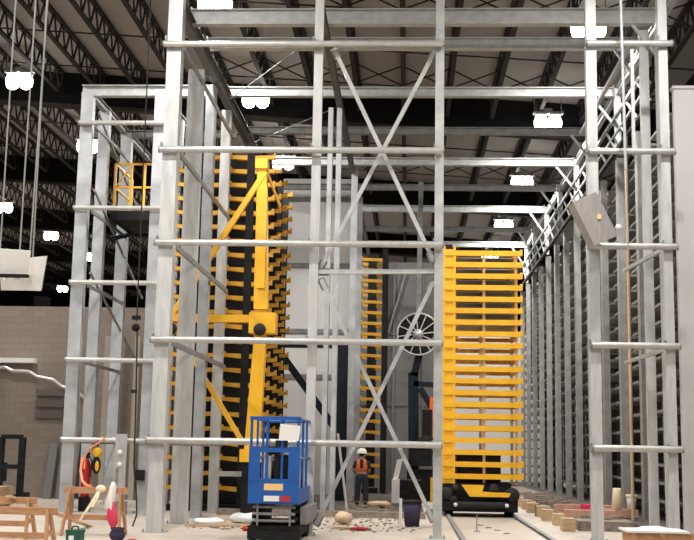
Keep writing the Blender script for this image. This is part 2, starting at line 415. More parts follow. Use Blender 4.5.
# right hand side: posts on top of the rack and pale lattice girder
YR = [f[0] for f in frames]
for i, y in enumerate(YR):
    z1 = frames[i][2] + .1
    t = thing('roof_post', 'short pale post from rack top to cross beam, %s from the camera' % ORD[i], 'post', (5.2, y, 9.0), 'pale posts on top of the rack')
    s = MB(); s.chan((5.2, y, 8.98), (5.2, y, z1), .15, .14, .015, (0, 1, 0)); s.build('shaft', 'galv_post', t)
    s = MB(); s.bar((5.12, y, 9.75), (4.55, y, z1 - .2), .06, .06); s.build('knee_brace', 'galv', t)
lt = thing('lattice_girder', 'long pale lattice girder running back along the top of the right rack', 'girder', (5.1, 23.6, 8.9))
MB().bar((5.08, 23.6, 8.98), (5.08, 50.6, 8.98), .09, .09).build('bottom_chord', 'black', lt)
MB().bar((5.08, 23.6, 9.85), (5.08, 50.6, 9.85), .08, .08).build('top_chord', 'galv_dull', lt)
MB().bar((5.08, 23.6, 9.42), (5.08, 50.6, 9.42), .05, .05).build('middle_rail', 'galv_dull', lt)
n = 20; st = 27 / n
for k in range(n):
    y0 = 23.6 + k * st
    MB().bar((5.08, y0, 9.0), (5.08, y0 + st, 9.84), .045, .045).build('diagonal', 'galv_dull', lt)

# storage rack bays
RX0, RX1 = 5.30, 6.45; RS = 2.5; RY = [23.95 + RS * k for k in range(13)]
def rack_bay():
    t = thing('storage_rack', 'x', 'rack', (0, 0, 0), 'bays of the tall grey storage rack')
    for x, nm in ((RX0 + .10, 'upright'), (RX1, 'upright')):
        MB().chan((x, 0, 0), (x, 0, 8.95), .17, .30, .016, (0, 1, 0)).build(nm, 'rack', t)
    sh = MB(); sh.box(RX0 + .32, RX1, .19, RS - .19, -.012, .012)
    sh.box(RX0 + .30, RX0 + .34, .18, RS - .18, -.03, .03)
    sh.box(RX0 + .20, RX1 - .1, .17, .19, -.03, .03)
    first = None
    for k in range(22):
        z = .42 + k * .395
        if first is None: first = sh.build('shelf', 'rack_dark', t); first.location = (0, 0, z)
        else:
            c = first.copy(); C.objects.link(c); c.parent = t; c.location = (0, 0, z)
    d = MB(); d.box(RX1 + .1, RX1 + .13, .16, RS - .2, .3, 8.9); d.build('depth_shade_back', 'depth_shade', t)  # dark sheet added to stand for the unlit depth behind the shelves
    return t
rb = rack_bay()
for i, y in enumerate(RY):
    lab = 'tall grey storage rack bay, %s from the camera along the right side' % ORD[i]
    if i == 0: rb.location = (0, y, 0.16); rb['label'] = lab
    else: copy_tree(rb, (0, y, .16), lab)
struct('trim_6', MB().box(4.75, 6.6, 23.6, 56.8, 0, .16), 'plinth', 'dark brown plinth under the tall grey rack')

# ------------------------------------------------------------------ left column tower
TY = 27.2
tc_ = [(-8.06, .30, 'left front column of the tall grey tower at the left', TY, 'galv_old'), (-6.22, .27, 'right front column of the tall grey tower, left of the thick column', TY, 'galv_old'),
       (-8.06, .28, 'left column of the tower, second row back', 28.8, 'galv_old'), (-8.0, .30, 'left column of the tower, third row back', 30.95, 'galv_old'),
       (-6.22, .2, 'right column of the tower, second row back', 29.6, 'galv_old')]
for x, w_, lab, y, m in tc_: column(x, y, w_, .22, 10.3, lab, m, 'columns of the left tower')
for i, z in enumerate(LEV):
    girt(-8.2, -5.92, TY - .2, 1.6 + (z - 1.6) * .993, '%s horizontal pipe across the left tower' % LEVN[i], 'pipes across the left tower', .06)
    s = MB(); s.chan((-7.88, 27.4, z - .05), (-7.88, 31.0, z - .05), .05, .08, .012)
    tag(s.build('side_girt', 'galv_dull'), '%s side rail running back inside the left tower' % LEVN[i], 'rail', 'side rails of the left tower')
s = MB(); s.ibeam((-8.22, TY, 10.35), (-4.9, TY, 10.35), .2, .28, .02); tag(s.build('tower_beam', 'galv'), 'front top beam of the left tower', 'beam')
s = MB(); s.ibeam((-8.22, 31.0, 10.3), (-4.9, 31.0, 10.3), .2, .2, .02); tag(s.build('tower_beam', 'galv_dull'), 'rear top beam of the left tower', 'beam')
for x, sd in ((-8.06, 'left'), (-6.22, 'right')):
    s = MB(); s.ibeam((x, TY + .15, 10.36), (x, 33.9, 10.36), .14, .18, .018); tag(s.build('eaves_beam', 'galv_dull'), 'dark top beam running back on the %s of the tower' % sd, 'beam')
for i, (z0, z1) in enumerate(((9.9, 8.0), (7.9, 5.9), (5.8, 3.9))):
    tag(MB().bar((-7.9, 27.6, z0), (-7.9, 33.2, z1), .05, .05).build('diagonal_brace', 'galv_dull'), 'grey diagonal brace inside the left tower, %s from the top' % ORD[i], 'brace', 'diagonal braces of the left tower')
MB_ = MB(); MB_.bar((-7.02, 32.9, .0), (-7.02, 32.9, 8.6), .2, .2, (0, 1, 0)); tag(MB_.build('beige_post', 'beige'), 'tall beige post behind the left tower, under the dark platform', 'post')
for i, x in enumerate((-8.95, -8.55, -8.05, -7.55)):
    b = MB(); b.cbox((x, 33.6, 2.4), (.16, .16, 4.8)); tag(b.build('wall_post', 'beige'), 'pale post at the block wall seen through the tower, %s from the left' % ORD[i], 'post', 'pale posts at the block wall')

# platform with yellow railing
t = thing('service_platform', 'black service platform with yellow guard rail high in the left tower', 'platform', (-7.1, 29.4, 7.55))
MB().box(-7.82, -6.42, 28.95, 30.9, 7.42, 7.66).build('deck', 'black', t)
for k in range(2): MB().bar((-7.75 + k * 1.25, 30.9, 7.4), (-7.75 + k * 1.25, 29.1, 6.95), .1, .1).build('bracket', 'navy', t)
for x in (-7.76, -7.33, -6.98, -6.48):
    MB().bar((x, 29.0, 7.66), (x, 29.0, 8.93), .06, .06, (0, 1, 0)).build('rail_post', 'yellow', t)
for x in (-7.76, -6.48): MB().bar((x, 30.8, 7.66), (x, 30.8, 8.93), .06, .06, (0, 1, 0)).build('rail_post', 'yellow', t)
for z in (8.93, 8.3):
    MB().bar((-7.76, 29.0, z), (-6.48, 29.0, z), .05, .05).build('rail', 'yellow', t)
    MB().bar((-7.76, 29.0, z), (-7.76, 30.8, z), .05, .05).build('rail', 'yellow', t)
    MB().bar((-6.48, 29.0, z), (-6.48, 30.8, z), .05, .05).build('rail', 'yellow', t)
MB().bar((-7.76, 29.02, 8.3), (-7.33, 29.02, 8.9), .03, .03).build('brace', 'yellow', t)

# ------------------------------------------------------------------ yellow cantilever racks
def stub(x0, x1, dirn):
    """a short tapered arm from the upright at x0 to the tip at x1"""
    s = MB()
    vs = [(x0, -.09, -.07), (x1, -.06, -.02), (x1, -.06, .07), (x0, -.09, .05), (x0, .09, -.07), (x1, .06, -.02), (x1, .06, .07), (x0, .09, .05)]
    s.add(vs, [(0, 1, 2, 3), (7, 6, 5, 4), (0, 4, 5, 1), (1, 5, 6, 2), (2, 6, 7, 3), (3, 7, 4, 0)])
    s.box(min(x1, x1 - dirn * .05), max(x1, x1 - dirn * .05), -.07, .07, -.03, .12)
    return s
def arm_rack(ups, arms, levels, z0, dz, mat_, depth=1.3):
    t = thing('cantilever_rack', 'x', 'rack', (0, 0, 0), 'yellow armed cantilever racks')
    for x in ups: MB().ibeam((x, 0, 0), (x, 0, z0 + levels * dz), .2, .24, .03, (0, 1, 0)).build('upright', 'black', t)
    xs = [a for ar_ in arms for a in ar_]
    MB().box(min(xs) + .2, max(xs) - .25, depth - .08, depth - .05, .2, z0 + levels * dz).build('unlit_depth_sheet', 'black', t)  # black sheet standing in for the unlit depth between the arms
    for x0, x1 in arms:
        d = 1 if x1 > x0 else -1; s = stub(x0, x1, d); f = None
        for k in range(levels):
            z = z0 + dz * k
            if f is None: f = s.build('arm', mat_, t); f.location = (0, 0, z)
            else:
                c = f.copy(); C.objects.link(c); c.parent = t; c.location = (0, 0, z)
    MB().box(min(xs) + .1, max(xs) - .1, -.2, .2, 0, .16).build('base', 'black', t)
    return t
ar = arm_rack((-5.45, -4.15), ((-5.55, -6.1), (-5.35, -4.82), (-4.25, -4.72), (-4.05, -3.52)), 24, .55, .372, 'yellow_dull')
for i, y in enumerate((29.0, 30.5, 32.0, 33.5)):
    lab = 'tall yellow armed cantilever rack at the left, %s from the camera' % ORD[i]
    if i == 0: ar.location = (0, y, .0); ar['label'] = lab
    else: copy_tree(ar, (-.12 * i * 0, y, 0), lab)
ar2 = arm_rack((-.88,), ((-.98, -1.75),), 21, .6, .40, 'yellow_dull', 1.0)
ar2.location = (0, 42.2, .02); ar2['label'] = 'narrow dim yellow armed rack behind the worker'; ar2['group'] = 'narrow racks at the back'
copy_tree(ar2, (0, 43.4, .02), 'narrow dim yellow armed rack behind the first one past the worker')
ar2['label'] = 'narrow dim yellow armed rack past the worker, nearer of two'
s = MB(); s.box(-5.88, -5.70, 26.7, 26.9, 0, 4.7); tag(s.build('cable_duct', 'black'), 'black upright cable duct between the tower and the thick front column', 'duct')

# yellow stacker mast with boom and braces
t = thing('stacker_mast', 'big yellow stacker mast with cross boom in front of the left rack', 'mast', (-3.6, 27.35, 0))
s = MB(); s.add([(-3.74, 27.2, 4.9), (-3.40, 27.2, 4.9), (-3.53, 27.2, 8.4), (-3.75, 27.2, 8.4), (-3.74, 27.5, 4.9), (-3.40, 27.5, 4.9), (-3.53, 27.5, 8.4), (-3.75, 27.5, 8.4)],
                [(0, 1, 2, 3), (7, 6, 5, 4), (0, 4, 5, 1), (1, 5, 6, 2), (2, 6, 7, 3), (3, 7, 4, 0)])
s.box(-3.66, -3.48, 27.12, 27.2, 5.4, 7.9)
s.build('upper_mast', 'yellow', t)
s = MB(); s.add([(-3.86, 27.2, 1.5), (-3.50, 27.2, 1.5), (-3.42, 27.2, 4.35), (-3.70, 27.2, 4.35), (-3.86, 27.5, 1.5), (-3.50, 27.5, 1.5), (-3.42, 27.5, 4.35), (-3.70, 27.5, 4.35)],
                [(0, 1, 2, 3), (7, 6, 5, 4), (0, 4, 5, 1), (1, 5, 6, 2), (2, 6, 7, 3), (3, 7, 4, 0)])
s.build('lower_mast', 'yellow', t)
MB().box(-3.95, -3.35, 27.1, 27.6, 1.25, 1.55).build('foot', 'yellow', t)
MB().box(-3.9, -3.4, 27.2, 27.6, 0, 1.25).build('pedestal', 'black', t)
s = MB(); s.bar((-5.95, 27.3, 4.66), (-3.2, 27.3, 4.66), .3, .18); s.box(-5.95, -5.75, 27.1, 27.45, 4.3, 4.75); s.box(-3.82, -3.18, 27.05, 27.5, 4.3, 4.8); s.build('boom', 'yellow', t)
for x in (-3.55, -5.7):
    wz = MB(); wz.lathe((x, 27.04, 4.38), [(0, -.10), (.13, -.10), (.15, -.04), (.15, .02), (0, .03)], 18, 'y'); wz.build('wheel', 'rubber', t)
MB().bar((-3.56, 27.25, 8.3), (-5.72, 27.25, 4.75), .13, .13, (0, 1, 0)).build('upper_stay', 'yellow', t)
MB().bar((-5.6, 27.25, 4.35), (-3.9, 27.25, 1.7), .11, .11, (0, 1, 0)).build('lower_stay', 'yellow', t)
MB().box(-3.80, -3.50, 27.15, 27.55, 8.38, 8.62).build('mast_head', 'yellow', t)
MB().bar((-3.6, 27.4, 8.5), (-3.25, 28.0, 7.6), .05, .05).build('rear_stay', 'yellow', t)
s = MB(); s.bar((-4.6, 27.9, .95), (-2.7, 27.9, .95), .12, .12); tag(s.build('guide_rail', 'pipe'), 'grey guide rail low behind the scissor lift', 'rail')

# dark portal frame with diagonal and the crane behind
t = thing('portal_frame', 'dark navy portal frame with long diagonal between the racks and the worker', 'frame', (-2.1, 36, 0))
MB().box(-2.38, -1.84, 35.8, 36.3, .02, 4.8).build('post', 'navy', t)
MB().box(-4.3, -1.84, 35.85, 36.2, 4.75, 5.0).build('top_beam', 'navy', t)
MB().bar((-4.25, 35.9, 4.85), (-2.3, 35.9, 2.3), .22, .22, (0, 1, 0)).build('diagonal', 'navy', t)
t = thing('loader_crane', 'black loader crane with bent arm behind the cross braces', 'crane', (.35, 37.5, .02))
s = MB(); s.bar((.22, 37.5, 1.0), (.18, 37.5, 4.1), .34, .34, (0, 1, 0)); s.build('mast', 'navy', t)
MB().bar((.2, 37.45, 4.0), (.5, 37.45, 5.2), .24, .24, (0, 1, 0)).build('boom', 'navy', t)
MB().bar((.2, 37.4, 3.75), (.95, 37.4, 3.7), .14, .16).build('jib', 'navy', t)
MB().bar((.4, 37.4, 3.6), (.85, 37.4, 2.9), .2, .2, (0, 1, 0)).build('link', 'navy', t)
s = MB(); s.box(.0, .95, 37.0, 38.2, .02, 1.0); s.box(.1, .8, 36.9, 37.1, 1.1, 1.6); s.box(.48, .8, 37.1, 37.5, 1.6, 2.9); s.build('body', 'black', t)
MB().box(.72, .92, 37.15, 37.4, 2.0, 3.3).build('cover', 'orange', t)
s = MB(); s.lathe((.62, 37.05, 1.75), [(.0, -.12), (.3, -.12), (.34, 0), (.3, .1), (0, .1)], 16, 'y'); s.build('pulley', 'black', t)
s = MB(); s.box(.75, 1.0, 36.7, 37.0, .02, .75); s.build('yellow_foot', 'yellow', t)

# cable reel
t = thing('cable_reel', 'large spoked cable reel hanging behind the cross braces', 'reel', (.36, 37.2, 5.35))
def ring(c, R, r, n=28):
    s = MB(); pts = [(c[0] + R * math.cos(2 * PI * i / n), c[1], c[2] + R * math.sin(2 * PI * i / n)) for i in range(n + 1)]
    return s.path(pts, r, 6)
RC = (.33, 37.0, 5.33)
ring(RC, .68, .03).build('rim', 'glass', t)
MB().lathe((RC[0], RC[1] + .12, RC[2]), [(0, 0), (.66, 0), (.66, .2), (0, .2)], 28, 'y', False).build('drum', 'black', t)
for k in range(12):
    a = 2 * PI * k / 12 + .13
    MB().bar((RC[0] + .12 * math.cos(a), RC[1], RC[2] + .12 * math.sin(a)), (RC[0] + .67 * math.cos(a), RC[1], RC[2] + .67 * math.sin(a)), .03, .05, (0, 1, 0)).build('spoke', 'glass', t)
MB().lathe(RC, [(0, -.1), (.15, -.08), (.17, .1), (0, .12)], 16, 'y').build('hub', 'glass', t)
MB().bar((RC[0], 37.45, RC[2]), (RC[0] + .05, 37.45, 10.5), .16, .16, (0, 1, 0)).build('hanger', 'galv_dull', t)
tag(MB().bar((-1.05, 44.9, 5.26), (-.11, 44.9, 8.6), .06, .06, (0, 1, 0)).build('diagonal_brace', 'galv_dull'), 'thin grey diagonal bar on the far grey wall left of the reel', 'brace')

# ------------------------------------------------------------------ yellow bar stack on carriage
SY = 29.0
t = thing('yellow_cassette_stack', 'tall stack of yellow horizontal bars on a black rail carriage', 'stack', (1.85, SY, 0))
NB = 20; z0 = .98; dz = (6.62 - .98) / (NB - 1)
front = MB(); front.box(.86, 2.88, SY - .06, SY + .06, -.065, .065)
front.box(2.84, 2.90, SY - .07, SY + .07, -.055, .10)
rear = MB(); rear.box(.86, 2.88, SY + 1.55, SY + 1.65, -.05, .05)
side = MB(); side.box(2.72, 2.80, SY + .06, SY + 1.55, -.06, .03); side.box(1.2, 1.27, SY + .06, SY + 1.55, -.06, .03)
tr = MB(); tr.box(1.27, 2.72, SY + .5, SY + 1.45, -.045, -.02)
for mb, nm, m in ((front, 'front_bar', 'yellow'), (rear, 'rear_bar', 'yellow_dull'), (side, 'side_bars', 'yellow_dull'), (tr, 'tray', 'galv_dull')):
    f = None
    for k in range(NB):
        if nm == 'tray' and 3 <= k <= 12: continue
        z = z0 + dz * k
        if f is None: f = mb.build(nm, m, t); f.location = Vector(f.location) + Vector((0, 0, z))
        else:
            c = f.copy(); C.objects.link(c); c.parent = t; c.location = (0, 0, z)
s = MB(); s.box(.88, 1.20, SY - .02, SY + .16, .8, 6.72); s.box(.88, .94, SY - .05, SY + .0, .8, 6.8); s.box(1.14, 1.20, SY - .05, SY, .8, 6.8)
s.build('corner_post', 'yellow', t)
MB().box(.92, 1.12, SY + .05, SY + .3, 6.72, 6.86).build('post_cap', 'black', t)
MB().box(1.25, 2.35, SY + .12, SY + 1.3, .82, 1.62).build('interior_dark_box', 'black', t)  # black box added to darken the interior behind the lowest bars
for x, y in ((1.93, SY + .15), (2.75, SY + .15), (.9, SY + 1.5), (1.93, SY + 1.5), (2.75, SY + 1.5)):
    MB().bar((x, y, .8), (x, y, 6.6), .07, .07, (0, 1, 0)).build('back_post', 'cream', t)
s = MB(); s.box(.86, 2.75, SY - .1, SY + 1.7, .12, .42); s.box(.9, 2.7, SY - .35, SY - .1, .16, .38); s.box(.95, 2.6, SY, SY + 1.6, .42, .82); s.build('carriage', 'black', t)
s = MB(); s.tube((1.2, SY - .38, .3), (2.45, SY - .38, .3), .08, 12); rl = s.build('roller', 'rubber', t)
for x in (1.2, 2.45): s = MB(); s.ball((x, SY - .44, .3), .05); s.build('roller_nut', 'white', rl)
s = MB(); s.add([(1.35, SY - .42, .78), (1.9, SY - .42, .78), (1.85, SY - .42, .62), (2.55, SY - .42, .60), (2.5, SY - .42, .5), (1.55, SY - .42, .5),
                 (1.35, SY - .2, .78), (1.9, SY - .2, .78), (1.85, SY - .2, .62), (2.55, SY - .2, .60), (2.5, SY - .2, .5), (1.55, SY - .2, .5)],
                [(5, 4, 3, 2, 1, 0), (6, 7, 8, 9, 10, 11), (0, 1, 7, 6), (1, 2, 8, 7), (2, 3, 9, 8), (3, 4, 10, 9), (4, 5, 11, 10), (5, 0, 6, 11)])
s.build('yellow_guard', 'yellow', t)
for x, z, r in ((1.0, .55, .16), (1.15, .42, .1), (2.15, .68, .13), (2.6, .55, .18), (1.2, .7, .09)):
    s = MB(); s.lathe((x, SY - .3, z), [(0, -.1), (r * .8, -.1), (r, 0), (r, .2), (0, .2)], 14, 'y'); s.build('gear', 'rubber', t)
for x in (1.1, 2.6):
    for y in (SY + .1, SY + 1.4):
        s = MB(); s.lathe((x, y, .13), [(0, -.06), (.13, -.06), (.13, .06), (0, .06)], 16, 'x'); s.build('wheel', 'black', t)
for x, sd in ((2.66, 'right'), (1.02, 'left')):
    s = MB(); s.ibeam((x, 15.5, .03), (x, 44.5, .03), .09, .06, .015); tag(s.build('floor_rail', 'galv_dull'), '%s steel floor rail under the yellow bar stack' % sd, 'rail')
s = MB(); s.tube((1.42, 23.6, 0), (1.42, 23.6, .34), .012, 6); s.lathe((1.42, 23.6, 0), [(0, .02), (.06, .02), (.07, 0)], 10); tag(s.build('floor_pin', 'galv_dull'), 'thin upright pin on the pale floor before the yellow stack', 'pin')
for i in range(4):
    x, y = 1.62 + .12 * i, 25.6 - .8 * i
    tag(MB().box(x - .06, x + .06, y - .04, y + .04, 0, .02).build('floor_anchor', 'galv_dull'), 'small dark floor plate before the yellow stack, %s from the carriage' % ORD[i], 'plate', 'small floor plates in a line')

# ------------------------------------------------------------------ blue scissor lift
LX0, LX1, LY0, LY1, LZ = -2.66, -1.80, 19.4, 21.75, .74
t = thing('scissor_lift', 'blue scissor lift with lowered platform and papers on its rail', 'lift', ((LX0 + LX1) / 2, 20.6, 0))
s = MB(); s.box(LX0, LX1, LY0 + .05, LY1 - .05, .12, .30); s.box(LX0, LX1, LY0 + .02, LY0 + .3, .08, .22)
ch = s.build('chassis', 'black', t)
for x in (LX0 + .05, LX1 - .05):
    for y in (LY0 + .35, LY1 - .35):
        w_ = MB(); w_.lathe((x, y, .16), [(0, -.06), (.12, -.06), (.16, -.04), (.16, .04), (.12, .06), (0, .06)], 18, 'x'); w_.build('wheel', 'rubber', t)
for k in range(3):
    z = .33 + k * .115
    for x in (LX0 + .08, LX1 - .12):
        s = MB(); s.bar((x, LY0 + .15, z), (x, LY1 - .2, z + .09), .05, .07); s.build('scissor_arm', 'black', t)
        s = MB(); s.bar((x + .06, LY0 + .15, z + .09), (x + .06, LY1 - .2, z), .05, .07); s.build('scissor_arm', 'black', t)
    s = MB(); s.tube((LX0 + .07, LY0 + .12, z + .05), (LX1 - .07, LY0 + .12, z + .05), .025, 10); s.build('cross_tube', 'galv_dull', t)
for x in (LX0 + .14, LX1 - .17): s = MB(); s.box(x, x + .03, LY0 + .08, LY0 + .14, .3, .74); s.build('scissor_link', 'galv_dull', t)
s = MB(); s.box(LX0, LX1, LY0, LY1, LZ - .08, LZ); s.box(LX0, LX1, LY0 - .03, LY0, LZ - .06, LZ + .34)
s.box(LX0, LX0 + .02, LY0, LY1, LZ, LZ + .18); s.box(LX1 - .02, LX1, LY0, LY1, LZ, LZ + .18)
s.build('platform', 'blue', t)
MB().box(LX1, LX1 + .12, LY0 + .3, LY1, .32, .6).build('side_tray', 'galv_dull', t)
for x in (LX0, LX1 - .19): MB().box(x, x + .19, LY0 - .04, LY0, LZ + .3, LZ + .88).build('front_panel', 'blue', t)
MB().box(LX0 + .19, LX1 - .19, LY0 - .04, LY0, LZ + .78, LZ + .86).build('mid_rail', 'blue', t)
RT = 2.09
for x in (LX0 + .03, LX0 + .3, LX1 - .3, LX1 - .03): MB().tube((x, LY0, LZ), (x, LY0, RT), .024, 8).build('rail_post', 'blue', t)
for x in (LX0 + .03, LX1 - .03):
    for y in (LY0 + .8, LY0 + 1.6, LY1 - .02): MB().tube((x, y, LZ), (x, y, RT), .022, 8).build('rail_post', 'blue', t)
for z in (RT, 1.42):
    for a, b in (((LX0 + .03, LY0, z), (LX0 + .03, LY1 - .02, z)), ((LX1 - .03, LY0, z), (LX1 - .03, LY1 - .02, z)), ((LX0 + .03, LY1 - .02, z), (LX1 - .03, LY1 - .02, z))):
        MB().tube(a, b, .025, 8).build('rail', 'blue', t)
MB().bar((LX0, LY0, RT), (LX1, LY0, RT), .06, .06).build('rail', 'blue', t)
s = MB(); s.box(LX0 + .42, LX0 + .66, LY0 + .05, LY0 + .25, LZ + .34, LZ + .74); s.box(LX0 + .3, LX0 + .7, LY0 + .6, LY0 + 1.2, LZ, LZ + .62); s.box(LX0 + .3, LX0 + .6, LY0 + .3, LY0 + .5, LZ, LZ + .5); s.build('control_box', 'black', t)
s = MB(); s.box(LX0 + .24, LX0 + .36, LY0 + .1, LY0 + .3, LZ + .2, LZ + .72); s.build('side_box', 'white_metal', t)
s = MB(); s.box(LX0 + .27, LX0 + .33, LY0 + .04, LY0 + .1, LZ + .62, LZ + .7); s.build('push_button', 'white', t)
s = MB(); s.box(LX1 - .42, LX1 - .22, LY0 - .0, LY0 + .1, LZ + .84, LZ + .98); s.build('document_holder', 'navy', t)
s = MB(); s.add([(LX1 - .36, LY0 - .07, 1.72), (LX1 - .02, LY0 - .06, 1.72), (LX1 + .0, LY0 - .05, 1.97), (LX1 - .34, LY0 - .06, 2.0),
                 (LX1 - .36, LY0 - .062, 1.72), (LX1 - .02, LY0 - .052, 1.72), (LX1 + .0, LY0 - .042, 1.97), (LX1 - .34, LY0 - .052, 2.0)],
                [(0, 1, 2, 3), (7, 6, 5, 4), (0, 4, 5, 1), (1, 5, 6, 2), (2, 6, 7, 3), (3, 7, 4, 0)])
tag(s.build('paper_sheets', 'paper'), 'white paper sheets clipped to the top rail of the blue scissor lift', 'paper')
MB().box(LX0 + .27, LX0 + .59, LY0 - .037, LY0 - .03, LZ + .15, LZ + .26).build('yellow_decal', 'yellow_decal', t)
MB().box(LX0 + .27, LX0 + .53, LY0 - .037, LY0 - .03, LZ - .03, LZ + .06).build('white_decal', 'paper', t)
MB().box(LX0 + .56, LX0 + .72, LY0 - .037, LY0 - .03, LZ - .03, LZ + .06).build('red_decal', 'red', t)

# ------------------------------------------------------------------ worker
def skinned(name, pts, edges, radii, m, parent, off, sub=2):
    me = bpy.data.meshes.new(name); me.from_pydata([Vector(p) for p in pts], edges, []); me.update()
    o = bpy.data.objects.new(name, me); C.objects.link(o); o.parent = parent; o.location = off
    me.materials.append(M[m]); md = o.modifiers.new('skin', 'SKIN'); md.use_smooth_shade = True
    for i, r in enumerate(radii):
        r = r if isinstance(r, tuple) else (r, r); me.skin_vertices[0].data[i].radius = r
    me.skin_vertices[0].data[0].use_root = True
    sm = o.modifiers.new('sub', 'SUBSURF'); sm.levels = sub; sm.render_levels = sub
    return o
t = thing('person', 'worker in white helmet and orange vest standing among the machines with back turned', 'person', (-1.34, 33.4, .02))
P = [(0, 0, .86), (0, 0, 1.02), (0, .01, 1.2), (0, .02, 1.34), (0, 0, 1.41), (0, -.0, 1.52),          # pelvis..head
     (.10, 0, .82), (.11, .02, .46), (.12, -.02, .09), (.13, .13, .04), (-.10, 0, .82), (-.11, .01, .46), (-.12, -.02, .09), (-.13, .13, .04),
     (.17, .01, 1.32), (.23, .06, 1.06), (.16, .24, .98), (.12, .30, 1.0), (-.17, .01, 1.32), (-.24, .05, 1.06), (-.17, .23, .98), (-.13, .29, 1.0)]
E_ = [(0, 1), (1, 2), (2, 3), (3, 4), (4, 5), (0, 6), (6, 7), (7, 8), (8, 9), (0, 10), (10, 11), (11, 12), (12, 13), (3, 14), (14, 15), (15, 16), (16, 17), (3, 18), (18, 19), (19, 20), (20, 21)]
Rd = [(.15, .11), (.14, .10), (.16, .11), (.15, .10), .055, (.085, .095), .095, .07, .055, .045, .095, .07, .055, .045, .062, .048, .036, .038, .062, .048, .036, .038]
body = skinned('body', P, E_, Rd, 'skin', t, (0, 0, 0))
# trousers
P2 = [(0, 0, .90), (.10, 0, .80), (.115, .02, .46), (.125, -.01, .10), (-.10, 0, .80), (-.115, .01, .46), (-.125, -.01, .10), (0, 0, 1.04)]
skinned('trousers', P2, [(0, 1), (1, 2), (2, 3), (0, 4), (4, 5), (5, 6), (0, 7)], [(.17, .13), .115, .092, .085, .115, .092, .085, (.16, .12)], 'denim', t, (0, 0, 0))
P3 = [(0, 0, 1.0), (0, .01, 1.2), (0, .02, 1.34), (.17, .01, 1.33), (.235, .05, 1.10), (-.17, .01, 1.33), (-.24, .05, 1.10)]
skinned('shirt', P3, [(0, 1), (1, 2), (2, 3), (3, 4), (2, 5), (5, 6)], [(.165, .12), (.175, .125), (.155, .11), .075, .06, .075, .06], 'denim', t, (0, 0, 0))
P4 = [(0, -.01, .98), (0, 0, 1.2), (0, .01, 1.33), (.13, .01, 1.36), (-.13, .01, 1.36)]
skinned('orange_vest', P4, [(0, 1), (1, 2), (2, 3), (2, 4)], [(.175, .13), (.19, .135), (.17, .12), (.08, .09), (.08, .09)], 'orange', t, (0, 0, 0))
hv = MB()
bx, by = -1.34, 33.4
t.location.z = 0.0
hv.box(bx - .045, bx + .045, by - .155, by - .13, 1.05 + .1, 1.32 + .1); hv.build('harness', 'denim', t)
hm = MB(); hm.lathe((bx, by, 1.64), [(.15, -.03), (.145, 0), (.13, .06), (.09, .11), (.04, .135), (0, .14)], 18)
hm.box(bx - .09, bx + .09, by + .10, by + .19, 1.605, 1.62); hm.build('helmet', 'white', t)
for sx in (-1, 1):
    f = MB(); f.ball((bx + sx * .125, by + .03, .05), .055, .13, .05); f.build('boot', 'rubber', t)
    hd = MB()
    hx, hy, hz = bx + sx * .115, by + .31, 1.1
    hd.ball((hx, hy, hz), .035, .045, .02)
    for k in range(4): hd.path([(hx + (k - 1.5) * .016, hy + .04, hz), (hx + (k - 1.5) * .017, hy + .07 + (.008 if k in (1, 2) else 0), hz - .008), (hx + (k - 1.5) * .017, hy + .085, hz - .035)], .008, 6)
    hd.path([(hx - sx * .03, hy, hz), (hx - sx * .05, hy + .03, hz - .01), (hx - sx * .048, hy + .055, hz - .02)], .009, 6)
    hd.build('hand', 'skin', t)
fc = MB(); fc.ball((bx, by + .1, 1.575), .016, .03, .022)
for sx in (-1, 1): fc.ball((bx + sx * .09, by + .005, 1.6), .012, .02, .03)
fc.build('nose_and_ears', 'skin', t)
fe = MB()
for sx in (-1, 1): fe.ball((bx + sx * .032, by + .088, 1.605), .013)
fe.build('eyes', 'white', t)
fm = MB(); fm.ball((bx, by + .09, 1.54), .026, .012, .008); fm.build('mouth', 'crimson', t)
hr = MB(); hr.ball((bx, by - .025, 1.60), .088, .085, .07); hr.build('hair', 'rubber', t)
t.location = (-1.30, 33.4, .02); t.scale = (1.0, .95, .905)

# ------------------------------------------------------------------ hanging things
def hood():
    t = thing('metal_hood', 'folded brushed metal hood tilted beside the right bay column', 'hood', (3.2, 20.9, 6.0))
    from math import sin, cos
    a = math.radians(-65)
    ax = Vector((cos(a) * 1, 0, sin(a)))            # long direction
    nx = Vector((-sin(a), 0, cos(a)))
    c = Vector((3.42, 20.85, 5.86))
    prof = [(-.31, .12), (-.25, -.14), (-.02, -.20), (.22, -.12), (.29, .14)]
    s = MB(); L = .45
    vs = []
    for sg, th in ((-1, 0), (1, 0), (-1, .02), (1, .02)):
        for u, d in prof: vs.append(c + ax * (L * sg) + nx * u + Vector((0, d + th, 0)))
    n = len(prof); fs = []
    for i in range(n - 1):
        fs += [(i, i + 1, n + i + 1, n + i), (2 * n + i, 3 * n + i, 3 * n + i + 1, 2 * n + i + 1)]
    for i in range(n - 1):
        fs += [(i, 2 * n + i, 2 * n + i + 1, i + 1), (n + i, n + i + 1, 3 * n + i + 1, 3 * n + i)]
    fs += [(0, n, 3 * n, 2 * n), (n - 1, 3 * n - 1, 4 * n - 1, 2 * n - 1)]
    s.add(vs, fs); s.build('shell', 'hood', t)
    MB().bar(c + Vector((0, .1, 0)) - nx * .3, c + Vector((0, .1, 0)) + nx * .3, .06, .06).build('bracket', 'black', t)
    s = MB(); s.ball(c + ax * .3 + nx * .34 + Vector((0, .05, 0)), .06); s.build('bulb', 'white', t)
    MB().cbox(c + nx * .05 + Vector((0, -.21, 0)), (.07, .01, .09)).build('sticker', 'yellow_decal', t)
    MB().bar(c + Vector((.1, .1, 0)), (3.5, 21.45, 6.0), .05, .05).build('arm', 'galv_dull', t)
hood()
